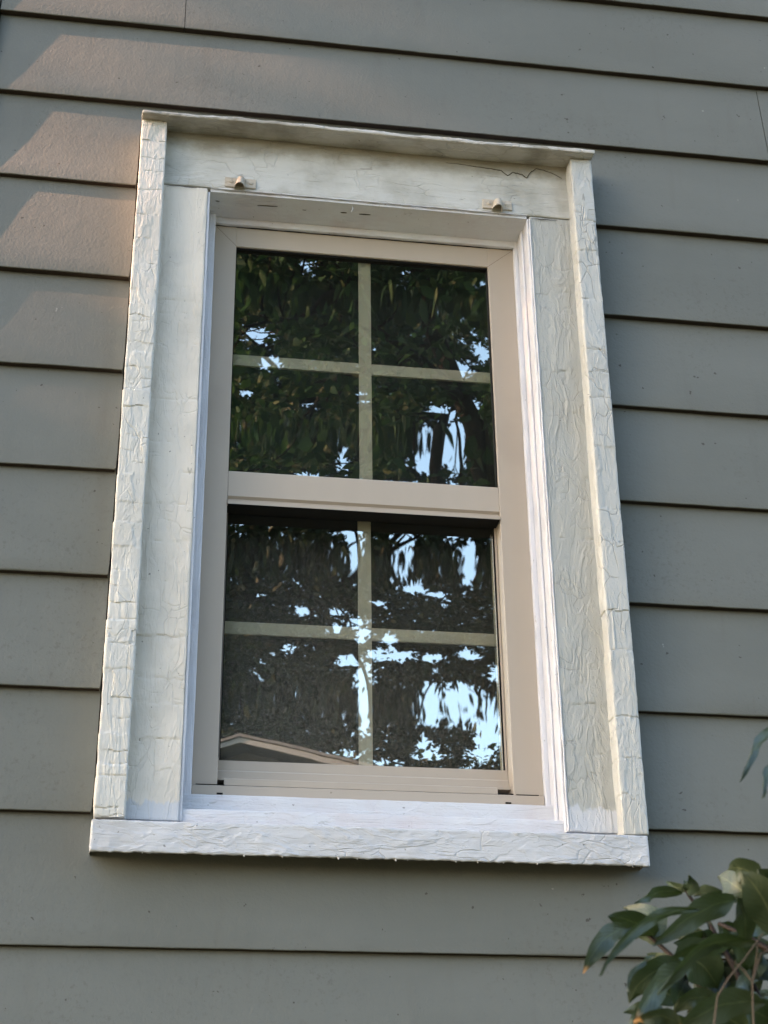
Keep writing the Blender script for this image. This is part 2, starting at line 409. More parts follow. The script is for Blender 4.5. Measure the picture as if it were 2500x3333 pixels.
for i, z0 in enumerate(Z):
    z1 = Z[i - 1] if i else z0 + 0.178
    cuts = [XL, XR]
    if abs(z0 - 3.5855) < 1e-4: cuts = [XL, 0.0072, 0.0084, XR]
    elif abs(z0 - 3.4097) < 1e-4: cuts = [XL, 1.0752, 1.0768, XR]
    else:
        s_ = rnd.uniform(1.5, 4.2); cuts = [XL, s_, s_ + 0.0012, XR]
    segs = [(cuts[k], cuts[k + 1]) for k in range(0, len(cuts), 2)]
    if cuts[0] == XL and len(cuts) == 2: segs = [(XL, XR)]
    # leave the window opening free
    if z0 < 3.30 and z1 > 2.12 and z0 > 2.1:
        new = []
        for a, b in segs:
            if a < -0.060: new.append((a, min(b, -0.0570), True)); 
            if b > 0.735: new.append((max(a, 0.7335), b, False))
        segs = [s3 for s3 in new]
        if z0 > 3.2: board(mb, -0.0570, 0.7335, z0, z1, False, 3.3530)
    else: segs = [(a, b, False) for a, b in segs]
    for a, b, rc in segs: board(mb, a, b, z0, z1, rc, None, 2.138 if abs(z0 - 1.9794) < 1e-4 else None)
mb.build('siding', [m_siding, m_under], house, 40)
# sheathing with the hole
mb = MB(); y0, y1 = 0.0235, 0.06
HX0, HX1, HZ0, HZ1 = 0.040, 0.645, 2.12, 3.245
mb.box(-0.38, HX0, y0, y1, 0.05, 6.0); mb.box(HX1, 4.6, y0, y1, 0.05, 6.0)
mb.box(HX0, HX1, y0, y1, 0.05, HZ0); mb.box(HX0, HX1, y0, y1, HZ1, 6.0)
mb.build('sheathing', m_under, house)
# corner board and end wall
mb = MB(); mb.grid_box(-0.405, -0.3145, -0.0035, 0.0225, 0.12, 5.95, 0.05, 0.0006, 0.003)
mb.grid_box(-0.405, -0.381, 0.0235, 0.11, 0.12, 5.95, 0.05, 0.0006, 0.003)
mb.build('corner_board', m_siding, house, 40)
mb = MB()
for i in range(33):
    z0 = 0.13 + 0.178 * i
    mb.add([(-0.40, 0.112, z0), (-0.40, 6, z0), (-0.388, 6, z0 + 0.178), (-0.388, 0.112, z0 + 0.178), (-0.388, 0.112, z0), (-0.388, 6, z0)], [(0, 1, 2, 3), (0, 4, 5, 1), (0, 3, 4)])
mb.box(-0.387, -0.36, 0.11, 6, 0.05, 6.0)
mb.build('end_wall', m_siding, house)
mb = MB(); mb.box(-0.37, 4.6, 0.02, 6, 0, 0.12)
mb.build('foundation', simple('concrete', (0.3, 0.29, 0.27), 0.9, 12, 0.2, 0.004, 60), house)
m_roof = simple('shingles', (0.09, 0.085, 0.08), 0.9, 30, 0.3, 0.006, 80)
mb = MB(); mb.prof([(-0.42, 5.93), (3.0, 7.8), (6.4, 5.93), (6.4, 6.03), (3.0, 7.93), (-0.42, 6.05)], 'x', -0.75, 5.0)
mb.build('roof', m_roof, house)
mb = MB(); mb.box(-0.75, 5.0, -0.41, 0.02, 5.905, 5.925)
mb.build('soffit', simple('soffit_paint', (0.55, 0.55, 0.5), 0.6), house)
mb = MB(); mb.box(-0.75, 5.0, -0.455, -0.425, 5.90, 6.06); mb.build('fascia', m_fresh_x, house)
# interior room
mb = MB(); a, b, c_, d, e, f = -0.3, 3.0, 0.32, 3.6, 1.7, 3.9
mb.box(a, b, d, d + 0.05, e, f); mb.box(a - 0.04, a, c_, d, e, f); mb.box(b, b + 0.05, c_, d, e, f)
mb.box(a, b, c_, d, e - 0.05, e); mb.box(a, b, c_, d, f, f + 0.05)
mb.box(a, HX0 - 0.002, 0.27, 0.31, e, f); mb.box(HX1 + 0.002, b, 0.27, 0.31, e, f); mb.box(HX0, HX1, 0.27, 0.31, e, HZ0 - 0.003); mb.box(HX0, HX1, 0.27, 0.31, HZ1 + 0.003, f)
mb.build('room', m_room, house)

# ---------------------------- old wooden casing
YC = -0.012; YB = -0.040
mb = MB()
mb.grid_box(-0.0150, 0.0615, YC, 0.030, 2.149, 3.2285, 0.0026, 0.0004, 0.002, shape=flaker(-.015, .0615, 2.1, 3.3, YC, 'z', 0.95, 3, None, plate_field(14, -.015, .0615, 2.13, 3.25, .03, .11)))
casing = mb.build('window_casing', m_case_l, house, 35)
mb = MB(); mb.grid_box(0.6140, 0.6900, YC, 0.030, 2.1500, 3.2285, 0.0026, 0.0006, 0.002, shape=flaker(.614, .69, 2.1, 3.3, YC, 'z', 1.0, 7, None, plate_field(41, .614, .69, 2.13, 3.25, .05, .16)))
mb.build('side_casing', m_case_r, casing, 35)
mb = MB(); mb.grid_box(-0.0150, 0.6900, YC - 0.0012, 0.030, 3.2300, 3.3420, 0.0034, 0.0004, 0.002, shape=flaker(-.015, .69, 3.2, 3.4, YC, 'x', 0.35, 2))
mb.build('header_board', m_header, casing, 35)
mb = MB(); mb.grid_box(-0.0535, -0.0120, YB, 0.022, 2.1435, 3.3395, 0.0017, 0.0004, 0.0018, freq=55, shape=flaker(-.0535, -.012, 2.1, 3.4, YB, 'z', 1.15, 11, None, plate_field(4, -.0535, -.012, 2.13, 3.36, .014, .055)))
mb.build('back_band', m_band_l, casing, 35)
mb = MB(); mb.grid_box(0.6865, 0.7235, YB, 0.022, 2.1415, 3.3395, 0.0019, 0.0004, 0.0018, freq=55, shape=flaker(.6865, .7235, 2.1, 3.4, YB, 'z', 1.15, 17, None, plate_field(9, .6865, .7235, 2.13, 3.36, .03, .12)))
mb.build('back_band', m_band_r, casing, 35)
# drip cap: thin warped board, thin metal-like front edge
def capshape(p):
    t = (p.x + 0.054) / 0.78
    p.z += 0.0016 * math.sin(t * 7.0) - 0.0035 * (1 - t) * max(0, -p.y) / 0.056 + 0.004 * (t) * 0
    if p.z > 3.344: p.z += noise.noise(Vector((p.x * 14, 0, 4))) * 0.0022 * (p.y < -0.03)
    return p
mb = MB(); mb.grid_box(-0.0545, 0.7265, -0.0580, 0.012, 3.3405, 3.3482, 0.005, 0.0009, 0.0020, shape=capshape)
mb.build('drip_cap', m_cap, casing, 35)
# small bed mould under the cap
mb = MB(); mb.prof([(YC - 0.001, 3.3405), (YC - 0.001, 3.3330), (-0.0165, 3.3335), (-0.0165, 3.3405)], 'x', -0.0118, 0.6863)
# sill
def sillshape(p):
    if p.z < 2.102 and p.y > -0.034: p.z += 0.026; return p
    if p.z < 2.102: p.z += noise.noise(Vector((p.x * 55, 1, 4))) * 0.0016 + noise.noise(Vector((p.x * 160, 1, 4))) * 0.0010
    return p
mb = MB(); mb.grid_box(-0.0560, 0.7210, -0.0420, 0.022, 2.0965, 2.1400, 0.0022, 0.0005, 0.0020, shape=flaker(-.056, .721, 2.09, 2.14, -0.042, 'x', 1.1, 23, sillshape))
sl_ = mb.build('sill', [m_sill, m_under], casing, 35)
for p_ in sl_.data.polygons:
    if p_.center.z < 2.132 and p_.normal.z < -0.3 and p_.center.y > -0.0385: p_.material_index = 1  # sill underside coloured dark to stand for its shade
# opening stops (freshly painted)
mb = MB()
mb.grid_box(0.0622, 0.0790, 0.040, 0.056, 2.150, 3.2245, 0.008, 0.0004, 0.002)          # left stop face
mb.grid_box(0.0618, 0.0660, -0.009, 0.0390, 2.150, 3.2245, 0.008, 0.0003, 0.0012)      # left reveal
mb.build('side_jamb', m_fresh, casing, 35)
mb = MB()
mb.grid_box(0.5985, 0.6132, 0.046, 0.058, 2.150, 3.2245, 0.008, 0.0005, 0.002)
mb.grid_box(0.6095, 0.6136, -0.0105, 0.0450, 2.150, 3.2245, 0.008, 0.0006, 0.0015)
mb.grid_box(0.6055, 0.6092, 0.018, 0.0450, 2.150, 3.2200, 0.008, 0.0004, 0.0015)
mb.build('side_jamb', m_fresh, casing, 35)
mb = MB()
mb.prof([(-0.0105, 3.2295), (-0.0105, 3.2235), (0.046, 3.2150), (0.046, 3.2295)], 'x', 0.0663, 0.6093)
mb.grid_box(0.0663, 0.6050, 0.0462, 0.0540, 3.2030, 3.2290, 0.008, 0.0004, 0.0015)
mb.build('head_jamb', m_fresh_x, casing, 35)
mb = MB()
mb.grid_box(0.0622, 0.6132, -0.0050, 0.032, 2.1400, 2.1690, 0.007, 0.0006, 0.0025)
mb.grid_box(0.0664, 0.6090, 0.0325, 0.060, 2.1400, 2.2010, 0.007, 0.0005, 0.002)
mb.build('stool', m_fresh_x, casing, 35)
# peeling caulk ridge at the right reveal and header edge drips
mb = MB()
pts = []; rad = []
for i in range(90):
    t = i / 89; pts.append((0.6138 + noise.noise(Vector((t * 30, 0, 0))) * 0.0009, YC - 0.0006, 2.152 + t * 1.07)); rad.append(0.0014 + abs(noise.noise(Vector((t * 70, 5, 0)))) * 0.0016)
mb.tube(pts, rad, 6)
mb.build('caulk_bead', m_fresh_x, casing, 60); mb = MB()
pts = []; rad = []
for i in range(70):
    t = i / 69; pts.append((0.066 + t * 0.544, YC - 0.0012, 3.2290 + noise.noise(Vector((t * 40, 3, 0))) * 0.0008)); rad.append(0.0009 + abs(noise.noise(Vector((t * 60, 8, 0)))) * 0.0020)
mb.tube(pts, rad, 6)
mb.build('paint_ridge', m_fresh_x, casing, 60)
for k in range(12):   # drips under the sill
    x = rnd.uniform(-0.03, 0.71); r = rnd.uniform(0.0008, 0.0020)
    mb = MB(); mb.tube([(x, -0.0395, 2.0995), (x, -0.0395, 2.0970), (x + r * .3, -0.0395, 2.0960 - r)], [r, r * 1.1, r * 0.4], 6); mb.build('paint_drip', m_fresh_x, casing, 60)
mb = MB()
mb.tube([(0.307, -0.003, 3.224), (0.308, -0.0045, 3.219), (0.3055, -0.004, 3.211)], [0.0009, 0.0011, 0.0006], 6)  # stray bristle of paint
mb.build('paint_bristle', m_fresh_x, casing, 60)
# old painted screen hangers
def hanger(x0, x1, z0, z1, tx):
    mb = MB()
    yb = YC - 0.0012
    mb.grid_box(x0, x1, yb - 0.0030, yb - 0.0002, z0, z1, 0.003, 0.0003, 0.0010)
    o = mb.build('screen_hanger', m_hanger, casing, 40)
    mb = MB()                     # folded tab: a half tube that flares outward at its open foot
    seg = 14; rows = 7; V = []; Fq = []
    for shell, off in ((0, 0.0), (1, 0.0014)):
        for r in range(rows):
            t = r / (rows - 1)
            zc = z1 + 0.002 - t * (z1 - z0 + 0.006); ra = 0.0060 + 0.0034 * t - off; dp = 0.007 + 0.013 * t ** 0.8 - off
            if r == 0: ra *= 0.55; dp *= 0.45
            for k in range(seg + 1):
                a = math.pi * k / seg
                V.append((tx - math.cos(a) * ra - 0.003 * t, yb - 0.002 - math.sin(a) * dp, zc))
    n1 = rows * (seg + 1)
    for s_ in (0, 1):
        for r in range(rows - 1):
            for k in range(seg):
                i = s_ * n1 + r * (seg + 1) + k; Fq.append((i, i + 1, i + seg + 2, i + seg + 1))
    for k in range(seg):
        i = (rows - 1) * (seg + 1) + k; Fq.append((i, i + 1, i + 1 + n1, i + n1))
        Fq.append((k, k + 1, k + 1 + n1, k + n1)) if False else None
    Fq.append(tuple(range(seg + 1)))
    mb.add(V, Fq)
    for sx in ((x0 + (tx - 0.006 - x0) * 0.5), (x1 - (x1 - tx - 0.007) * 0.5)):   # screw heads
        mb.tube([(sx, yb - 0.0028, (z0 + z1) / 2 + 0.001), (sx, yb - 0.0042, (z0 + z1) / 2 + 0.001), (sx, yb - 0.0048, (z0 + z1) / 2 + 0.001)], [0.0038, 0.0034, 0.0015], 12)
    # joined into the same piece: one casting under paint
    me2 = bpy.data.meshes.new('t'); me2.from_pydata(mb.v, [], mb.f)
    import bmesh
    bm = bmesh.new(); bm.from_mesh(o.data); bm.from_mesh(me2); bm.to_mesh(o.data); bm.free()
    o.data.polygons.foreach_set('use_smooth', [True] * len(o.data.polygons)); o.data.set_sharp_from_angle(angle=math.radians(40))
    return o
hanger(0.0895, 0.1420, 3.2335, 3.2525, 0.1165)
hanger(0.5320, 0.5835, 3.2350, 3.2545, 0.5590)

# open cracks and chips in the old paint, each a thin dark gap in the surface
m_gap = simple('crack_gap', (0.07, 0.06, 0.045), 0.9)
def pxr(u, v): return (F_ + R_ * ((u - 1250) / 5200) - U_ * ((v - 1666.5) / 5200))
def on_y(u, v, y): d = pxr(u, v); return CAM + d * ((y - CAM.y) / d.y)
def on_z(u, v, z): d = pxr(u, v); return CAM + d * ((z - CAM.z) / d.z)
def crack(pts, r, ax='y'):
    out = []
    for i in range(len(pts) - 1):
        for k in range(4):
            t = k / 4; p = pts[i].lerp(pts[i + 1], t); q = noise.noise_vector(p * 300) * 0.0009
            out.append(p + Vector((q.x, 0, q.z)) if ax == 'y' else p + Vector((q.x, q.y * .5, 0)))
    out.append(pts[-1]); n = len(out)
    mb = MB(); mb.tube(out, [r * (0.35 + 0.65 * math.sin(math.pi * (i + .5) / n)) * (1 + .4 * noise.noise(Vector((i * .9, 2, 1)))) for i in range(n)], 5)
    mb.build('paint_crack', m_gap, casing)
crack([on_y(1600 + a / 4.1475, 450 + b / 4.1475, YC - 0.0018) for a, b in ((-620, 330), (-420, 350), (-200, 385), (0, 412), (130, 435), (215, 505), (290, 460), (410, 490), (475, 540), (520, 470), (600, 410), (700, 430), (830, 480), (950, 545))], 0.0009)
crack([on_y(1600 + a / 4.1475, 450 + b / 4.1475, YC - 0.0018) for a, b in ((540, 1083), (700, 1095), (890, 1107))], 0.0008)
crack([on_y(380 + a / 4.1475, 330 + b / 4.1475, YC - 0.0018) for a, b in ((670, 1140), (850, 1140), (950, 1155), (1080, 1165))], 0.0006)
crack([on_y(250 + a / 2.765, 2450 + b / 2.765, YB - 0.0010) for a, b in ((175, 590), (240, 612), (330, 625), (400, 640), (455, 605))], 0.0012)
crack([on_y(1550 + a / 2.765, 2450 + b / 2.765, YB - 0.0012) for a, b in ((1300, 745), (1390, 760), (1480, 765), (1560, 780))], 0.0009)
for a, b, c_, d, rr_ in ((900, 680, 1020, 686, .0009), (1510, 732, 1578, 736, .0010), (1398, 722, 1436, 724, .0009), (648, 652, 672, 656, .0008), (1168, 706, 1192, 708, .0005)):
    crack([on_z(350 + a / 1.8433, 300 + b / 1.8433, 3.2195), on_z(350 + c_ / 1.8433, 300 + d / 1.8433, 3.2195)], rr_, 'z')

# ---------------------------- almond replacement window
FX0, FX1, FZ0, FZ1 = 0.0795, 0.5985, 2.2030, 3.2030
IX0, IX1 = 0.1160, 0.5530
YF = 0.055
mb = MB()
mb.prof([(FX0, YF), (IX0 - 0.0008, YF), (IX0, YF + 0.0008), (IX0, 0.125), (FX0, 0.125)], 'z', 2.2215, FZ1)   # left jamb
mb.prof([(IX1, YF + 0.0008), (IX1 + 0.0008, YF), (FX1, YF), (FX1, 0.125), (IX1, 0.125)], 'z', 2.2215, FZ1)   # right jamb
mb.prof([(YF + 0.001, 3.1655), (YF + 0.0018, 3.1645), (0.125, 3.1645), (0.125, FZ1 - 0.0005), (YF + 0.0003, FZ1 - 0.0005)], 'x', IX0, IX1)  # head
window = mb.build('window', m_alm, house)
mb = MB()     # sill frame: sloped steps
mb.prof([(0.0500, 2.2030), (0.0500, 2.2190), (0.0525, 2.2205), (0.0580, 2.2215), (0.125, 2.2225), (0.125, 2.2020)], 'x', FX0, FX1 - 0.001)
mb.prof([(0.0560, 2.2222), (0.0560, 2.2315), (0.0575, 2.2325), (0.0700, 2.2335), (0.070, 2.2222)], 'x', IX0 + 0.010, IX1 - 0.024)
mb.build('frame_sill', m_alm, window)
for bx in ((0.1155, 0.1240, 0.0488, 0.0515, 2.2063, 2.2085), (0.5385, 0.5470, 0.0488, 0.0515, 2.2063, 2.2085), (0.0850, 0.1260, 0.0515, 0.0560, 2.2206, 2.2216), (0.5560, 0.5900, 0.0515, 0.0560, 2.2206, 2.2216), (0.5300, 0.5550, 0.0570, 0.0600, 2.2225, 2.2240)):
    mb = MB(); mb.box(*bx); mb.build('weep_slot', m_black, window)
# mitre joints as fine grooves
for (xa, za, xb, zb_) in ((FX0 + 0.002, FZ1 - 0.002, IX0, 3.1645), (FX1 - 0.002, FZ1 - 0.002, IX1, 3.1645)):
    d = Vector((xb - xa, 0, zb_ - za)).normalized(); n = Vector((-d.z, 0, d.x)) * 0.00022
    mb = MB(); a_, b_ = Vector((xa, YF - 0.00015, za)), Vector((xb, YF - 0.00015, zb_))
    q = [a_ + n, b_ + n, b_ - n, a_ - n]; mb.add([tuple(v) for v in q] + [tuple(v + Vector((0, .002, 0))) for v in q], [(0, 1, 2, 3), (4, 7, 6, 5), (0, 4, 5, 1), (1, 5, 6, 2), (2, 6, 7, 3), (3, 7, 4, 0)])
    mb.build('mitre_joint', m_groove, window)
# upper sash: meeting rail with bevel groove and lip
mb = MB()
mb.prof([(0.0560, 2.6890), (0.0560, 2.7315), (0.0570, 2.7330), (0.0800, 2.7330), (0.0800, 2.6790), (0.0610, 2.6790), (0.0605, 2.6855)], 'x', IX0 + 0.0006, IX1 - 0.0006)
mb.prof([(0.0525, 2.6735), (0.0525, 2.6785), (0.0545, 2.6795), (0.0620, 2.6788), (0.0620, 2.6735)], 'x', IX0 + 0.0004, IX1 - 0.0004)
usash = mb.build('upper_sash', m_alm, window)
mb = MB()
mb.box(IX0 + .001, IX1 - .001, 0.0622, 0.0872, 2.6745, 2.6788); mb.box(IX0 + .001, IX1 - .001, 0.0530, 0.0872, 2.6728, 2.6734)          # black strips put the shade under and behind the rail
mb.box(IX0 + .001, IX1 - .001, 0.0802, 0.0872, 2.6790, 2.7330)
mb.box(IX0 + 0.0006, IX0 + 0.0016, 0.0600, 0.068, 2.7332, 3.1642); mb.box(IX1 - 0.0016, IX1 - 0.0006, 0.0600, 0.068, 2.7332, 3.1642)
mb.box(IX0 + 0.0017, IX1 - 0.0017, 0.0600, 0.068, 3.1612, 3.1642)
mb.box(IX0 + 0.0017, IX1 - 0.0017, 0.0702, 0.127, 3.1620, 3.1643)  # black liners here and below: shade behind the glass put in as colour
mb.box(IX0 + 0.0006, IX0 + 0.0016, 0.0702, 0.127, 2.2700, 3.1643); mb.box(IX1 - 0.0016, IX1 - 0.0006, 0.0995, 0.127, 2.2700, 3.1643); mb.box(IX1 - 0.0016, IX1 - 0.0006, 0.0702, 0.0994, 2.7335, 3.1643)
mb.build('gasket_and_shade_strip', m_black, window)
# lower sash
mb = MB()
mb.prof([(0.0800, 2.2350), (0.0800, 2.2500), (0.0815, 2.2520), (0.0850, 2.2530), (0.0850, 2.2680), (0.118, 2.2680), (0.118, 2.2350)], 'x', IX0 + 0.001, IX1 - 0.0005)
mb.prof([(0.0705, 2.2340), (0.0705, 2.2385), (0.0795, 2.2395), (0.0795, 2.2340)], 'x', IX0 + 0.001, IX1 - 0.0005)
mb.box(IX1 - 0.0035, IX1 - 0.0008, 0.0840, 0.118, 2.2682, 2.6740); mb.box(IX0 + 0.0008, IX0 + 0.0030, 0.0840, 0.118, 2.2682, 2.6740)
mb.build('lower_sash', m_alm, window)
mb = MB()
mb.box(IX1 - 0.0058, IX1 - 0.0036, 0.0870, 0.0990, 2.2682, 2.6740); mb.build('gasket_and_shade_strip', m_black, window); mb = MB(); mb.box(IX0 + 0.0031, IX0 + 0.0045, 0.0870, 0.0990, 2.2682, 2.6740)
mb.build('gasket_and_shade_strip', m_black, window)
def pane(name, x0, x1, y, z0, z1, mat, seed, zones, A=0.00050):
    nx, nz = 60, 200; V = []; Fq = []; mi = []
    for layer in (0, 1):
        for i in range(nx + 1):
            for k in range(nz + 1):
                x = x0 + (x1 - x0) * i / nx; z = z0 + (z1 - z0) * k / nz
                if layer == 0:
                    u = noise.noise(Vector((x * 1.8, z * 2.2, seed)))
                    d = 0.0
                    for zc, s_ in zones:
                        d += s_ * A * math.exp(-((z - zc + 0.012 * u) / 0.045) ** 2 / 2) * 0.62
                    d += noise.noise(Vector((x * 9, z * 7, seed + 4))) * 0.00006
                    d += noise.noise(Vector((x * 26, z * 4, seed + 9))) * 0.000016
                    # edges pull in a little where the seal holds the glass
                    V.append((x, y + d, z))
                else: V.append((x, y + 0.004, z))
    m = nz + 1; n1 = (nx + 1) * m
    for layer in (0, 1):
        for i in range(nx):
            for k in range(nz):
                a = layer * n1 + i * m + k; q = (a, a + m, a + m + 1, a + 1)
                if layer == 0: Fq.append(q); mi.append(0)
    a = n1; Fq.append((n1, n1 + nz, n1 + nx * m + nz, n1 + nx * m)); mi.append(1)
    me = bpy.data.meshes.new(name); me.from_pydata(V, [], Fq)
    o = link(name, me, [mat, m_clear], window, 0); me.polygons.foreach_set('use_smooth', [True] * len(me.polygons)); me.polygons.foreach_set('material_index', mi)
    return o
pane('glass_pane', IX0 + 0.0004, IX1 - 0.0004, 0.0655, 2.7331, 3.1644, m_gl_up, 1.0, [(3.085, 1), (2.81, 1)])
pane('glass_pane', IX0 + 0.0035, IX1 - 0.0040, 0.0885, 2.2681, 2.6788, m_gl_lo, 5.0, [(2.605, 1), (2.365, 1)])
def grille(y, z0, z1, zh):
    mb = MB(); xc = 0.3385; h = 0.0103
    mb.box(xc - h, xc + h, y, y + 0.005, z0, z1)
    o = mb.build('grille', m_grille, window)
    mb = MB(); mb.box(IX0 + 0.001, xc - h - 0.0006, y + 0.0006, y + 0.005, zh - 0.010, zh + 0.010)
    mb.box(xc + h + 0.0006, IX1 - 0.001, y + 0.0006, y + 0.005, zh - 0.010, zh + 0.010)
    import bmesh
    me2 = bpy.data.meshes.new('t'); me2.from_pydata(mb.v, [], mb.f)
    bm = bmesh.new(); bm.from_mesh(o.data); bm.from_mesh(me2); bm.to_mesh(o.data); bm.free()
grille(0.0715, 2.7335, 3.1640, 2.9490)
grille(0.0950, 2.2685, 2.7300, 2.4830)
mb = MB()
nx, nz = 60, 4; V = []; Fq = []
for i in range(nx + 1):
    x = IX0 - 0.01 + (IX1 - IX0 + 0.02) * i / nx
    for k in range(nz + 1): V.append((x, 0.128 + 0.0015 * math.sin(x * 45), 2.20 + 1.0 * k / nz))
for i in range(nx):
    for k in range(nz): a = i * (nz + 1) + k; Fq.append((a, a + nz + 1, a + nz + 2, a + 1))
n0 = len(V); V += [(x, y + 0.001, z) for x, y, z in V]; Fq += [tuple(i + n0 for i in q) for q in Fq]
mb.add(V, Fq); mb.build('window_shade', m_shade, window, 0)

# ------------------------------------------------------------------ leaves
def px_ray(u, v): return (F_ + R_ * ((u - 1250) / 5200) - U_ * ((v - 1666.5) / 5200))
def at(u, v, y):
    d = px_ray(u, v); t = (y - CAM.y) / d.y; return CAM + d * t
def leafmat(name, c1, c2, rough=0.4, trans=0.35, under=None, rib=False, scale=3.0):
    g = G(name)
    if rib:
        uv = g.n('ShaderNodeUVMap').outputs[0]; s = g.n('ShaderNodeSeparateXYZ', i_0=uv)
        v_ = s.outputs[1]; u_ = s.outputs[0]
        mid = g.step(g.math('ABSOLUTE', g.math('SUBTRACT', v_, 0.5)), 0.008, 0.03, 1, 0)
        info = g.noise(g.map((1, 1, 1)), 22, 4)
        c = g.mix(info, c1, c2)
        lr_ = g.n('ShaderNodeAttribute', attribute_name='lr').outputs['Fac']
        c = g.mix(g.step(lr_, 0.2, 0.5), c, (0.036, 0.048, 0.028))
        vein = g.n('ShaderNodeTexWave', wave_type='BANDS', bands_direction='X', i_Scale=3.2, i_Distortion=1.0)
        vv = g.n('ShaderNodeCombineXYZ', i_0=g.math('ADD', u_, g.math('MULTIPLY', g.math('ABSOLUTE', g.math('SUBTRACT', v_, 0.5)), -0.6)), i_1=0.0)
        g.t.links.new(vv.outputs[0], vein.inputs[0])
        g.set('Normal', g.bump(vein.outputs[1], 0.0003, 0.3))
        c = g.mix(g.math('MULTIPLY', mid, 0.5), c, (0.13, 0.15, 0.07))
        rnd_ = g.n('ShaderNodeAttribute', attribute_name='lr').outputs['Fac']
        tip = g.math('MULTIPLY', g.step(g.math('ADD', u_, g.math('MULTIPLY', g.noise(g.co, 60, 3), 0.25)), 0.98, 1.06), g.step(rnd_, 0.55, 0.6))
        c = g.mix(tip, c, (0.42, 0.24, 0.10))
    else:
        info = g.n('ShaderNodeNewGeometry').outputs['Random Per Island']
        c = g.mix(info, c1, c2)
    g.set('Base Color', c); g.set('Roughness', rough); g.b.inputs['Specular IOR Level'].default_value = 0.38 if rib else 0.12
    tl = g.n('ShaderNodeBsdfTranslucent'); 
    tc = g.mix(0.5, c, (0.10, 0.20, 0.015)) if rib else g.mix(0.3, c, (0.02, 0.06, 0.015)); g.t.links.new(tc, tl.inputs[0])
    mx = g.n('ShaderNodeMixShader', i_0=trans); g.t.links.new(g.b.outputs[0], mx.inputs[1]); g.t.links.new(tl.outputs[0], mx.inputs[2])
    g.t.links.new(mx.outputs[0], g.out.inputs[0]); return g.m
m_leafA = leafmat('leaf_near', (0.008, 0.024, 0.011), (0.022, 0.048, 0.018), 0.6, 0.4)
m_leafB = leafmat('leaf_far', (0.005, 0.010, 0.005), (0.011, 0.018, 0.008), 0.6, 0.3)
m_leafC = leafmat('leaf_sun_filter', (0.05, 0.07, 0.02), (0.08, 0.11, 0.035), 0.5, 0.3)
m_bark = simple('bark', (0.006, 0.006, 0.005), 0.9, 30, 0.35, 0.01, 40)
m_cam = leafmat('camellia_leaf', (0.017, 0.028, 0.012), (0.034, 0.050, 0.024), 0.42, 0.08, rib=True)
m_stem = simple('red_stem', (0.022, 0.014, 0.010), 0.6, 60, 0.3)
m_twig = simple('dry_twig', (0.075, 0.058, 0.044), 0.8, 60, 0.25)

def leaf_cloud(name, P, size, mat, parent, rg, droop=0.5):
    """P: (n,3) leaf positions; each leaf a folded pointed blade of six corners"""
    n = len(P)
    a = rg.normal(size=(n, 3)); a[:, 2] = a[:, 2] * 0.5 - droop; a /= np.linalg.norm(a, axis=1)[:, None]
    b = rg.normal(size=(n, 3)); b -= (b * a).sum(1)[:, None] * a; b /= np.linalg.norm(b, axis=1)[:, None]
    c = np.cross(a, b); L = (size * rg.uniform(0.65, 1.25, n))[:, None]; W = L * rg.uniform(0.22, 0.32, n)[:, None]
    V = np.stack([P, P + a * L * .33 + b * W + c * W * .35, P + a * L * .72 + b * W * .72 + c * W * .2 - np.array([0, 0, .05]) * L,
                  P + a * L - np.array([0, 0, .16]) * L, P + a * L * .72 - b * W * .72 + c * W * .2 - np.array([0, 0, .05]) * L, P + a * L * .33 - b * W + c * W * .35,
                  P + a * L * .5 - np.array([0, 0, .02]) * L], 1).reshape(-1, 3)
    o = np.arange(n)[:, None] * 7
    Fq = np.concatenate([o + np.array([[0, 1, 2, 6]]), o + np.array([[6, 2, 3, 4]])[:, [0, 1, 2, 3]], o + np.array([[0, 6, 4, 5]])], 0)
    me = bpy.data.meshes.new(name); me.vertices.add(len(V)); me.vertices.foreach_set('co', V.astype(np.float32).ravel())
    me.loops.add(Fq.size); me.loops.foreach_set('vertex_index', Fq.astype(np.int32).ravel())
    me.polygons.add(len(Fq)); me.polygons.foreach_set('loop_start', np.arange(0, Fq.size, 4, dtype=np.int32))
    me.polygons.foreach_set('loop_total', np.full(len(Fq), 4, dtype=np.int32))
    me.update(calc_edges=True); me.validate()
    return link(name, me, mat, parent)

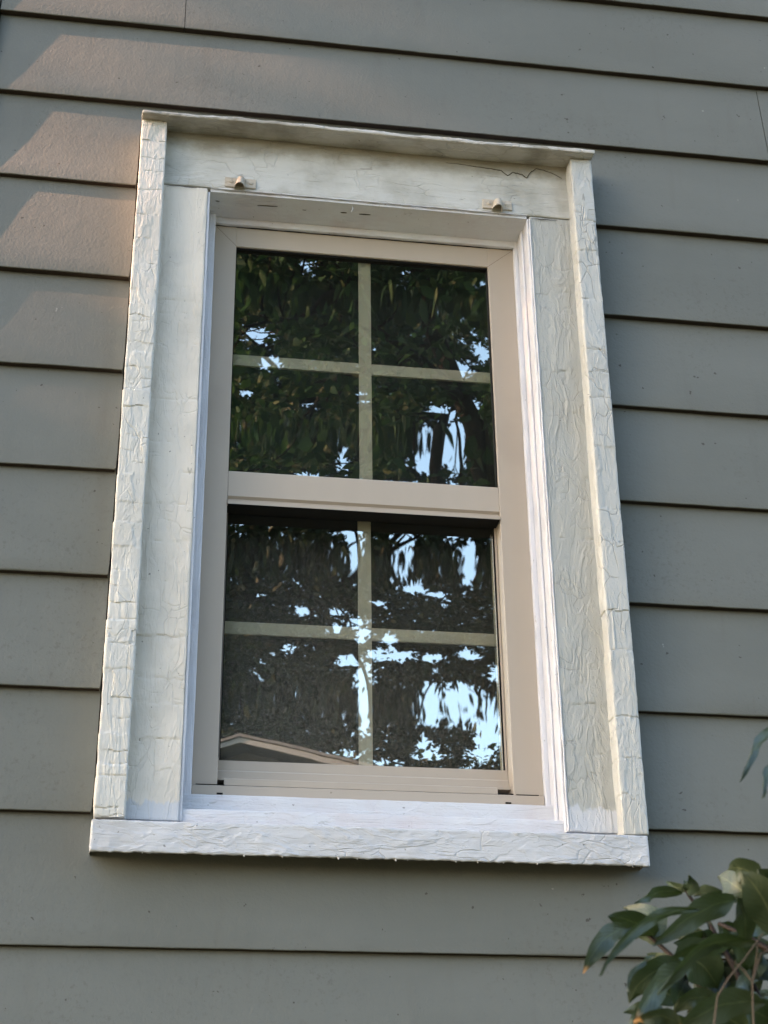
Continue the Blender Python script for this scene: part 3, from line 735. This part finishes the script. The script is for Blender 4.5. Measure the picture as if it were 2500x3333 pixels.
# openings in the tree canopy where the sky shows (as it is seen mirrored in the glass)
GAPS = [(850, 1075, 62, 48), (880, 1185, 45, 30), (1000, 890, 30, 18), (1010, 1335, 26, 20), (1175, 1310, 28, 32), (790, 1310, 30, 22),
        (1430, 1375, 55, 45), (1390, 1470, 62, 45), (1480, 1450, 40, 70), (1300, 1560, 130, 22), (1120, 1470, 28, 45), (1460, 1560, 45, 28),
        (1500, 1200, 55, 30), (1570, 1130, 30, 50), (1440, 1215, 30, 24), (1540, 1330, 30, 30), (850, 1540, 60, 16), (1010, 1530, 70, 14), (1180, 1550, 60, 20),
        (770, 1715, 42, 18), (1120, 1740, 50, 40), (1150, 1800, 40, 55), (1320, 1775, 46, 70), (1480, 1760, 30, 36), (1530, 1830, 22, 40),
        (828, 1915, 28, 14), (1000, 1972, 34, 20), (1088, 1972, 26, 20), (1150, 2010, 52, 26), (1180, 2065, 30, 34), (1090, 2040, 34, 18), (1270, 2085, 26, 26), (1230, 1930, 26, 14),
        (1240, 2150, 62, 28), (1300, 2160, 60, 20), (1410, 2170, 44, 16), (1130, 2175, 60, 24), (1180, 2235, 36, 50), (1190, 2300, 22, 60), (1400, 2290, 40, 34), (1500, 2290, 80, 34), (1590, 2350, 58, 60), (1620, 2230, 26, 40),
        (1570, 2430, 60, 30), (1400, 2420, 50, 28), (1120, 2425, 60, 16), (1250, 2455, 60, 14), (940, 2120, 28, 18), (1530, 2150, 40, 20), (1380, 2390, 20, 50), (1350, 1870, 50, 14), (1430, 1890, 40, 12)]
_g = random.Random(3)
GAPS += [(_g.uniform(740, 1640), _g.uniform(800, 2500), _g.uniform(2, 9), _g.uniform(1, 6)) for _ in range(110)]
def mirror_px(P, y=0.07):
    Q = P.copy(); Q[:, 1] = 2 * y - Q[:, 1]; D = Q - np.array(CAM)
    f = D @ np.array(F_); f[f < .1] = .1
    return 1250 + 5200 * (D @ np.array(R_)) / f, 1666.5 - 5200 * (D @ np.array(U_)) / f
def in_gap(P, size=0.1):
    u, v = mirror_px(P); mg = size * 0.28 * 5200 / np.linalg.norm(P - np.array(CAM), axis=1); m = np.zeros(len(P), bool)
    wob = np.array([noise.noise(Vector((a / 26, b / 26, 0))) for a, b in zip(u, v)]) * 0.55
    wob += np.array([noise.noise(Vector((a / 9, b / 9, 5))) for a, b in zip(u, v)]) * 0.4
    wob += npr.normal(size=len(u)) * 0.30 - 0.02
    for gx, gy, a, b in GAPS: m |= ((u - gx) / (a + mg)) ** 2 + ((v - gy + mg * .5) / (b + mg)) ** 2 < 1 + wob
    return m
def limbs(mb, root, height, crown_c, crown_r, nl, r0, rg, bend=0.15, sub=3, low=None):
    """trunk and limbs; returns twig end points"""
    ends = []
    root = Vector(root); cc = Vector(crown_c)
    top = Vector((cc.x, cc.y, cc.z + crown_r[2] * 0.45)); pts = []; rr = []
    for i in range(9):
        t = i / 8; p = root.lerp(top, t); s = math.sin(t * 3.1) * bend
        pts.append(p + Vector((s, s * .5, 0)) + Vector((noise.noise(Vector((t * 4, 1, root.x))), noise.noise(Vector((t * 4, 2, root.x))), 0)) * 0.12); rr.append(r0 * (1 - 0.82 * t) * (1.25 if i == 0 else 1))
    mb.tube(pts, rr, 10)
    def inside(a):
        e = [(a[i] - crown_c[i]) / crown_r[i] for i in range(3)]
        return e[0] ** 2 + e[1] ** 2 + e[2] ** 2 < 1.0 and (low is None or low(a))
    def grow(p, d, L, r, lev):
        q = [p]; dd = d.normalized(); n = 6
        for i in range(n):
            dd = (dd + Vector([rg.normal() * .22 for _ in range(3)]) + Vector((0, 0, .04))).normalized(); q.append(q[-1] + dd * L / n)
        m_ = 1
        while m_ < n and inside(q[m_]): m_ += 1
        if m_ > 1: mb.tube(q[:m_ + 1], [r * (1 - .75 * i / n) for i in range(m_ + 1)], 6)
        if lev >= sub: ends.extend(q[2:]); return
        for k in range(4):
            i = 2 + k if k < 4 else n
            nd = (dd * .7 + Vector([rg.normal() * .7 for _ in range(3)])).normalized(); grow(q[min(i, n)], nd, L * .58, r * .5, lev + 1)
        ends.extend(q[4:])
    for k in range(nl):
        t = 0.38 + 0.6 * k / nl; i = t * 8; p = pts[int(i)].lerp(pts[min(8, int(i) + 1)], i % 1)
        a = k * 2.4 + rg.uniform(0, .6); out = Vector((math.cos(a) * crown_r[0], math.sin(a) * crown_r[1], crown_r[2] * rg.uniform(-.2, .6)))
        grow(p, out, out.length * .62, r0 * .34 * (1 - .4 * t), 1)
    return ends
def tree(name, label, root, cc, cr, n, size, mat, seed, nl=9, r0=0.16, gaps=True, keep=None, clump=0.38, sub=3, group=None, shell=0.6, low=None, extra=None):
    rg = np.random.default_rng(seed)
    o = tag(empty(name, root), label, 'tree', group)
    mb = MB(); ends = limbs(mb, root, 0, cc, cr, nl, r0, rg, sub=sub, low=low)
    if extra: extra(mb)
    mb.build('trunk', m_bark, o, 60)
    E = np.array([tuple(e) for e in ends]); cc_, cr_ = np.array(cc), np.array(cr)
    m = (((E - cc_) / cr_) ** 2).sum(1) < 1.25; E = E[m] if m.sum() > 10 else E
    # extra clump centres spread through the crown
    k = int(n / 55); q = rg.normal(size=(k, 3)); q /= np.linalg.norm(q, axis=1)[:, None]; q *= (rg.uniform(0.15, 1, k) ** shell)[:, None]
    Ec = np.concatenate([E, cc_ + q * cr_]); 
    ci = rg.integers(0, len(Ec), n); P = Ec[ci] + rg.normal(size=(n, 3)) * clump * np.array([1, 1, .6])
    m = (((P - cc_) / cr_) ** 2).sum(1) < 1.35; P = P[m]
    if gaps: P = P[~in_gap(P, size)]
    if keep is not None: P = P[keep(P, rg)]
    leaf_cloud('crown', P, size, mat, o, rg); return o
import os
FASTN = 1.0
def hooked(mb):     # broken-off limb with a sharp elbow on the nearest tree
    def q(u, v): p = at(u, v, 6.6 + 0.14); return (p.x, 0.14 - p.y, p.z)
    mb.tube([(2.75, -6.45, 4.4), q(1610, 1560), q(1500, 1600), q(1430, 1560), q(1418, 1490), q(1425, 1430), q(1440, 1392), q(1380, 1385), q(1300, 1392), q(1240, 1410)], [.085, .07, .055, .046, .042, .04, .042, .03, .02, .012], 7)
    mb.tube([q(1340, 1388), q(1345, 1440), q(1350, 1500)], [.008, .006, .003], 5)
    mb.tube([q(1500, 1600), q(1500, 1480), q(1475, 1400), q(1490, 1340)], [.02, .012, .009, .004], 5)
tree('broadleaf_tree', 'large leaved tree arching overhead, mirrored in the upper pane', (3.4, -6.4, 0), (1.3, -6.2, 8.0), (3.2, 2.8, 2.1), 46000, 0.085, m_leafA, 21, nl=10, r0=0.17, low=lambda a: a[2] - 1.55 > 0.53 * (2.3 - a[1]), extra=hooked, keep=lambda P, rg: (P[:, 2] - 1.55) > 0.515 * (2.3 - P[:, 1]) + rg.normal(size=len(P)) * 0.06)
tree('broadleaf_tree', 'tall dense tree behind the gable, mirrored across both panes', (-1.5, -17.5, 0), (2.2, -18.0, 11.5), (6.5, 3.6, 6.0), 300000, 0.092, m_leafB, 33, nl=14, r0=0.34, clump=0.55)
tree('broadleaf_tree', 'distant tree whose top edge is mirrored low in the lower pane', (8.5, -32, 0), (7.0, -32, 8.0), (8.0, 4.0, 5.6), 30000, 0.26, m_leafB, 44, nl=12, r0=0.4, gaps=False, clump=0.8)
# unseen side tree, added to filter the low sun
def side_keep(P, rg):
    # crown cut along a lane that lets the low sun past, higher up
    y, z = P[:, 1], P[:, 2] + (P[:, 0] + 9.2) * 0.4125; yl = y - (P[:, 0] + 9.2) * 0.125
    lim = np.where(z + rg.normal(size=len(P)) * 0.14 > 6.50, -1.215, -1.04)
    return yl < lim + rg.normal(size=len(P)) * 0.01
tree('broadleaf_tree', 'unseen tree left of the house, added to filter the low sun', (-9.4, -2.9, 0), (-9.2, -2.1, 6.4), (1.7, 1.9, 2.6), 76000, 0.115, m_leafC, 55, nl=9, r0=0.14, gaps=False, keep=side_keep, clump=0.5)

# ------------------------------------------------------------------ neighbour's gable
nb = tag(empty('neighbour_house', (1.4, -12.0, 0)), 'pale tan gabled house across the yard, mirrored low in the window', 'house')
nb_wall = simple('tan_wall', (0.085, 0.085, 0.088), 0.8, 8, 0.1); nb_trim = simple('tan_trim', (0.21, 0.225, 0.25), 0.6)
ang = math.radians(16); apex = Vector((0.90, -11.6, 6.32)); px_ = Vector((math.cos(ang), math.sin(ang), 0)); nrm = Vector((-px_.y, px_.x, 0)); pit = 0.34; HW = 4.4
def gpt(s, z, d=0.0): return tuple(apex + px_ * s - nrm * d + Vector((0, 0, z)))
mb = MB()
V = [gpt(-HW, -HW * pit - .12, .3), gpt(0, -.12, .3), gpt(HW, -HW * pit - .12, .3), gpt(HW, -apex.z, .3), gpt(-HW, -apex.z, .3)]; W2 = [gpt(-HW, -HW * pit - .12, 8), gpt(0, -.12, 8), gpt(HW, -HW * pit - .12, 8), gpt(HW, -apex.z, 8), gpt(-HW, -apex.z, 8)]
mb.add(V + W2, [(0, 1, 2, 3, 4), (9, 8, 7, 6, 5), (0, 5, 6, 1), (1, 6, 7, 2), (2, 7, 8, 3), (3, 8, 9, 4), (4, 9, 5, 0)])
mb.build('wall', nb_wall, nb)
def slope_slab(s0, s1, z_off, th, d0, d1):
    mb_ = MB(); v = []
    for d in (d0, d1):
        for s in (s0, s1):
            zz = -abs(s) * pit + z_off
            v += [gpt(s, zz, d), gpt(s, zz - th, d)]
    mb_.add(v, [(0, 1, 3, 2), (4, 6, 7, 5), (0, 2, 6, 4), (1, 5, 7, 3), (0, 4, 5, 1), (2, 3, 7, 6)]); return mb_
mb = slope_slab(0, HW + .4, 0.02, 0.032, -0.02, 8.2); m2 = slope_slab(-HW - .4, 0, 0.02, 0.032, -0.02, 8.2); mb.add(m2.v, m2.f)
mb.build('roof', simple('tan_shingles', (0.12, 0.127, 0.14), 0.8), nb)
mb = slope_slab(0, HW + .4, -0.022, 0.062, 0.0, 0.03); m2 = slope_slab(-HW - .4, 0, -0.022, 0.062, 0.0, 0.03); mb.add(m2.v, m2.f)
mb.build('fascia', nb_trim, nb)

# ------------------------------------------------------------------ camellia in the foreground
shrub = tag(empty('camellia_shrub', (0.95, -1.15, 0)), 'glossy dark green leafy shrub in front of the siding, lower right', 'shrub')
LV = []; LF = []; LUV = []; LR = []
def blade(pts, width, roll=0.0, fold=0.25, rnd_v=None, n=10):
    """leaf along a bent path pts (3 world points), width in metres, roll turns it about its rib"""
    p0, p1, p2 = [Vector(p) for p in pts]
    base = len(LV); view = (p1 - CAM).normalized(); rv = rnd.random() if rnd_v is None else rnd_v
    for i in range(n + 1):
        t = i / n; c = p0 * (1 - t) ** 2 + p1 * 2 * t * (1 - t) + p2 * t * t
        d = ((p1 - p0) * (1 - t) + (p2 - p1) * t).normalized()
        s = d.cross(view).normalized(); nn = s.cross(d).normalized()
        s2 = (s * math.cos(roll) + nn * math.sin(roll)).normalized(); n2 = d.cross(s2)
        w_ = width * 0.5 * (math.sin(math.pi * min(1, t * 0.97 + 0.03) ** 0.85) ** 0.8 if 0 < t < 1 else 0.02)
        for j in range(5):
            q = (j - 2) / 2; LV.append(c + s2 * w_ * q + n2 * abs(q) * w_ * fold + n2 * (0.0010 * math.sin(t * 17 + j * 2 + rv * 20) + 0.0022 * abs(q) * math.sin(t * 9 + rv * 30))); LUV.append((t, 0.5 + q * 0.5)); LR.append(rv)
    for i in range(n):
        for j in range(4): a = base + i * 5 + j; LF.append((a, a + 5, a + 6, a + 1))
def zq(X, Y, y): return at(1800 + X / 2.25, 2350 + Y / 2.25, y)
# base, mid, tip (in the bush's own layout), width in mm, roll, distance from the wall, tip distance
K = [((975, 1235), (900, 1215), (822, 1168), 16, .5, -.95, -.93), ((985, 1232), (1040, 1190), (1000, 1128), 26, .2, -.95, -.99),
     ((940, 1245), (740, 1215), (600, 1330), 20, .6, -.95, -.99),
     ((745, 1575), (640, 1440), (400, 1425), 40, .35, -.98, -1.02), ((745, 1575), (820, 1380), (520, 1365), 34, -.3, -.98, -.93),
     ((1060, 1368), (560, 1380), (352, 1860), 17, .5, -1.12, -1.15), ((560, 1500), (330, 1540), (228, 1840), 30, .3, -1.03, -1.05),
     ((1335, 1300), (1080, 1330), (730, 1640), 40, .6, -1.08, -1.1), ((1335, 1300), (1150, 1300), (945, 1450), 34, .2, -1.0, -1.0),
     ((1440, 1290), (1330, 1180), (1215, 1130), 46, .2, -1.05, -1.03), ((1500, 1180), (1420, 1030), (1280, 1080), 40, .4, -1.06, -1.05), ((1640, 1560), (1560, 1250), (1380, 1100), 54, .1, -1.1, -1.12), ((1640, 1300), (1600, 1150), (1500, 1080), 44, .1, -1.1, -1.12),
     ((1345, 1285), (1440, 1420), (1400, 1640), 32, .3, -1.1, -1.05), ((1140, 1580), (980, 1500), (840, 1580), 22, .5, -.98, -.96),
     ((1500, 1605), (1080, 1500), (768, 2000), 24, .8, -1.2, -1.2), ((1480, 1620), (1100, 1590), (840, 1760), 24, .9, -1.18, -1.2),
     ((880, 1720), (1100, 1690), (1210, 1960), 62, .2, -1.02, -1.0), ((760, 1710), (560, 1760), (546, 1975), 7, .6, -1.1, -1.12),
     ((975, 1790), (640, 1780), (560, 2060), 40, .3, -1.06, -1.06), ((975, 1790), (700, 1900), (610, 2215), 40, .7, -1.06, -1.1),
     ((1205, 2045), (1000, 1950), (885, 2140), 30, .4, -1.02, -1.02), ((1540, 2050), (1150, 2010), (900, 2290), 42, .5, -1.15, -1.15),
     ((940, 2230), (800, 2090), (590, 2200), 24, .4, -1.1, -1.1), ((1400, 1900), (1200, 1900), (1030, 1990), 50, .2, -.98, -.96),
     ((1310, 1550), (1430, 1680), (1450, 1850), 32, .2, -1.05, -1.0), ((1215, 1480), (1320, 1560), (1290, 1720), 38, .3, -1.0, -.96),
     ((1280, 1360), (1150, 1200), (1030, 1275), 30, .3, -.96, -.94), ((1340, 1740), (1250, 1800), (1270, 1900), 18, .4, -.95, -.93),
     ((1480, 1880), (1540, 1790), (1640, 1830), 30, .4, -.98, -.98), ((1400, 1480), (1340, 1620), (1200, 1640), 34, .3, -.95, -.95),
     ((1300, 2240), (1400, 2050), (1600, 2080), 44, .3, -1.05, -1.0), ((1080, 2260), (1000, 2080), (1150, 1990), 22, .6, -1.0, -.96),
     ((820, 1560), (660, 1560), (560, 1520), 26, .6, -.95, -.93), ((1440, 2180), (1350, 2080), (1210, 2110), 38, .3, -.96, -.95), ((1530, 1760), (1450, 1700), (1330, 1760), 30, .5, -1.0, -.98),
     ((1000, 1850), (900, 1830), (700, 1700), 40, .3, -.97, -.93), ((1130, 1470), (1180, 1540), (1190, 1580), 10, .3, -.97, -.96),
     ((1400, 2240), (1250, 2120), (1100, 2210), 44, .4, -1.1, -1.1), ((1600, 2200), (1500, 2080), (1360, 2150), 44, .4, -1.08, -1.1), ((700, 2290), (760, 2200), (900, 2200), 30, .5, -1.04, -1.02),
     ((1700, -30), (1470, 120), (1372, 440), 17, .75, -1.12, -1.16), ((1700, 250), (1540, 330), (1532, 560), 15, .8, -1.12, -1.15)]
rk = random.Random(5)
for k in range(46):    # smaller shaded leaves filling the lower right of the bush
    X = rk.uniform(720, 1650); Y = rk.uniform(1500, 2330)
    if (X - 720) * 0.9 + (Y - 1500) * 1.0 < 520: continue
    a = rk.uniform(-.5, 1.2) + math.pi * .72; L = rk.uniform(170, 330)
    y_ = rk.uniform(-.92, -1.0)
    K.append(((X, Y), (X + math.cos(a) * L * .5 + rk.uniform(-40, 40), Y + math.sin(a) * L * .5 - 60), (X + math.cos(a) * L, Y + math.sin(a) * L), rk.uniform(22, 44), rk.uniform(-.6, .8), y_, y_ + rk.uniform(-.04, .02)))
for k, (b0, b1, b2, w_, ro, ya, yb) in enumerate(K):
    ym = (ya + yb) / 2 - 0.01
    blade([zq(*b0, ya), zq(*b1, ym), zq(*b2, yb)], w_ / 1000 * 0.54, ro, 0.22, rnd_v=(0.9 if k in (6, 20, 22, 23) else rnd.random() * 0.5))
# the rest of the shrub, outside the picture
stems = MB()
def S_(pts, r0, r1):
    n = len(pts); stems.tube([zq(a, b, c) for a, b, c in pts], [r0 + (r1 - r0) * i / (n - 1) for i in range(n)], 8)
S_([(975, 1240, -.95), (1010, 1290, -.955), (1070, 1372, -.96), (1150, 1480, -.97), (1210, 1600, -.98), (1330, 1800, -.99), (1450, 2100, -1.0), (1600, 2600, -1.05)], .0012, .0030)
S_([(690, 1555, -.98), (800, 1650, -.99), (875, 1720, -1.0), (1000, 1850, -1.0), (1180, 2030, -1.01), (1400, 2300, -1.02), (1650, 2800, -1.08)], .0014, .0032)
S_([(1215, 1475, -1.02), (1300, 1515, -1.03), (1430, 1580, -1.04), (1600, 1680, -1.05), (1800, 1900, -1.08), (2000, 2600, -1.1)], .0014, .0034)
S_([(1330, 1730, -.96), (1390, 1800, -.97), (1450, 1880, -.98), (1600, 2200, -1.0)], .001, .0018)
S_([(1700, -60, -1.12), (1800, 200, -1.13), (1900, 900, -1.12), (2000, 1900, -1.1), (2050, 2700, -1.1)], .0015, .0036)
hub = zq(1900, 2900, -1.1)
for p_ in (zq(1600, 2600, -1.05), zq(1650, 2800, -1.08), zq(2000, 2600, -1.1), zq(2050, 2700, -1.1)):
    stems.tube([p_, p_.lerp(Vector((0.72, -1.15, 0.9)), 0.6) + Vector((.02, .01, 0)), Vector((0.80, -1.17, 0.5)), Vector((0.88, -1.16, 0.0))], [.0034, .006, .010, .014], 8)
for k in range(22):
    a = rnd.uniform(0, 6.28); r = rnd.uniform(.15, .62); e = Vector((0.98 + math.cos(a) * r, -1.2 + math.sin(a) * r * .62, rnd.uniform(.5, 1.55)))
    m_ = Vector((.9, -1.17, e.z * .5)); pts = [Vector((.88, -1.16, 0.02)), m_, m_.lerp(e, .6) + Vector((0, 0, .05)), e]; stems.tube(pts, [.012, .007, .004, .0015], 7)
    for j in range(26):
        t = rnd.uniform(.25, 1.0); c0 = m_.lerp(e, t) + Vector([rnd.gauss(0, .03) for _ in range(3)])
        d = Vector([rnd.gauss(0, 1) for _ in range(3)]).normalized(); d.z = d.z * .5; L = rnd.uniform(.06, .10)
        q = c0 + d * L
        for pt in (c0, q):
            D = pt - CAM; f = D.dot(F_); u = 1250 + 5200 * D.dot(R_) / f; v = 1666.5 - 5200 * D.dot(U_) / f
            if f > 0 and u < 2560 and v < 3420 and u > -100 and v > -100: break
        else: blade([c0, c0 + d * L * .5 + Vector((0, 0, .012)), q - Vector((0, 0, .02))], rnd.uniform(.030, .042), rnd.uniform(-1.2, 1.2), .25, n=6)
me = bpy.data.meshes.new('foliage'); me.from_pydata([tuple(v) for v in LV], [], LF)
uvl = me.uv_layers.new(name='UVMap'); li = np.zeros(len(me.loops), np.int32); me.loops.foreach_get('vertex_index', li)
uvl.data.foreach_set('uv', np.array(LUV, np.float32)[li].ravel())
at_ = me.attributes.new('lr', 'FLOAT', 'POINT'); at_.data.foreach_set('value', np.array(LR, np.float32))
o = link('foliage', me, m_cam, shrub, 0); me.polygons.foreach_set('use_smooth', [True] * len(me.polygons))
stems.build('stem', m_stem, shrub, 60)
tw = MB()
def T_(pts, r): tw.tube([zq(a, b, c) for a, b, c in pts], [r * (1 - .5 * i / (len(pts) - 1)) for i in range(len(pts))], 6)
T_([(1170, 2500, -1.22), (1180, 2212, -1.22), (1205, 2010, -1.22), (1290, 1870, -1.22), (1400, 1740, -1.22), (1540, 1545, -1.22)], .0007)
T_([(1480, 2400, -1.2), (1465, 2100, -1.2), (1460, 1900, -1.2), (1485, 1760, -1.2), (1500, 1620, -1.2)], .0007)
T_([(1462, 1900, -1.2), (1520, 1700, -1.2), (1640, 1640, -1.2)], .0007)
T_([(1450, 1890, -1.2), (1390, 1810, -1.2), (1300, 1740, -1.2)], .0007)
tw.build('dead_twig', m_twig, shrub, 60)
print('verts', sum(len(m.vertices) for m in bpy.data.meshes))
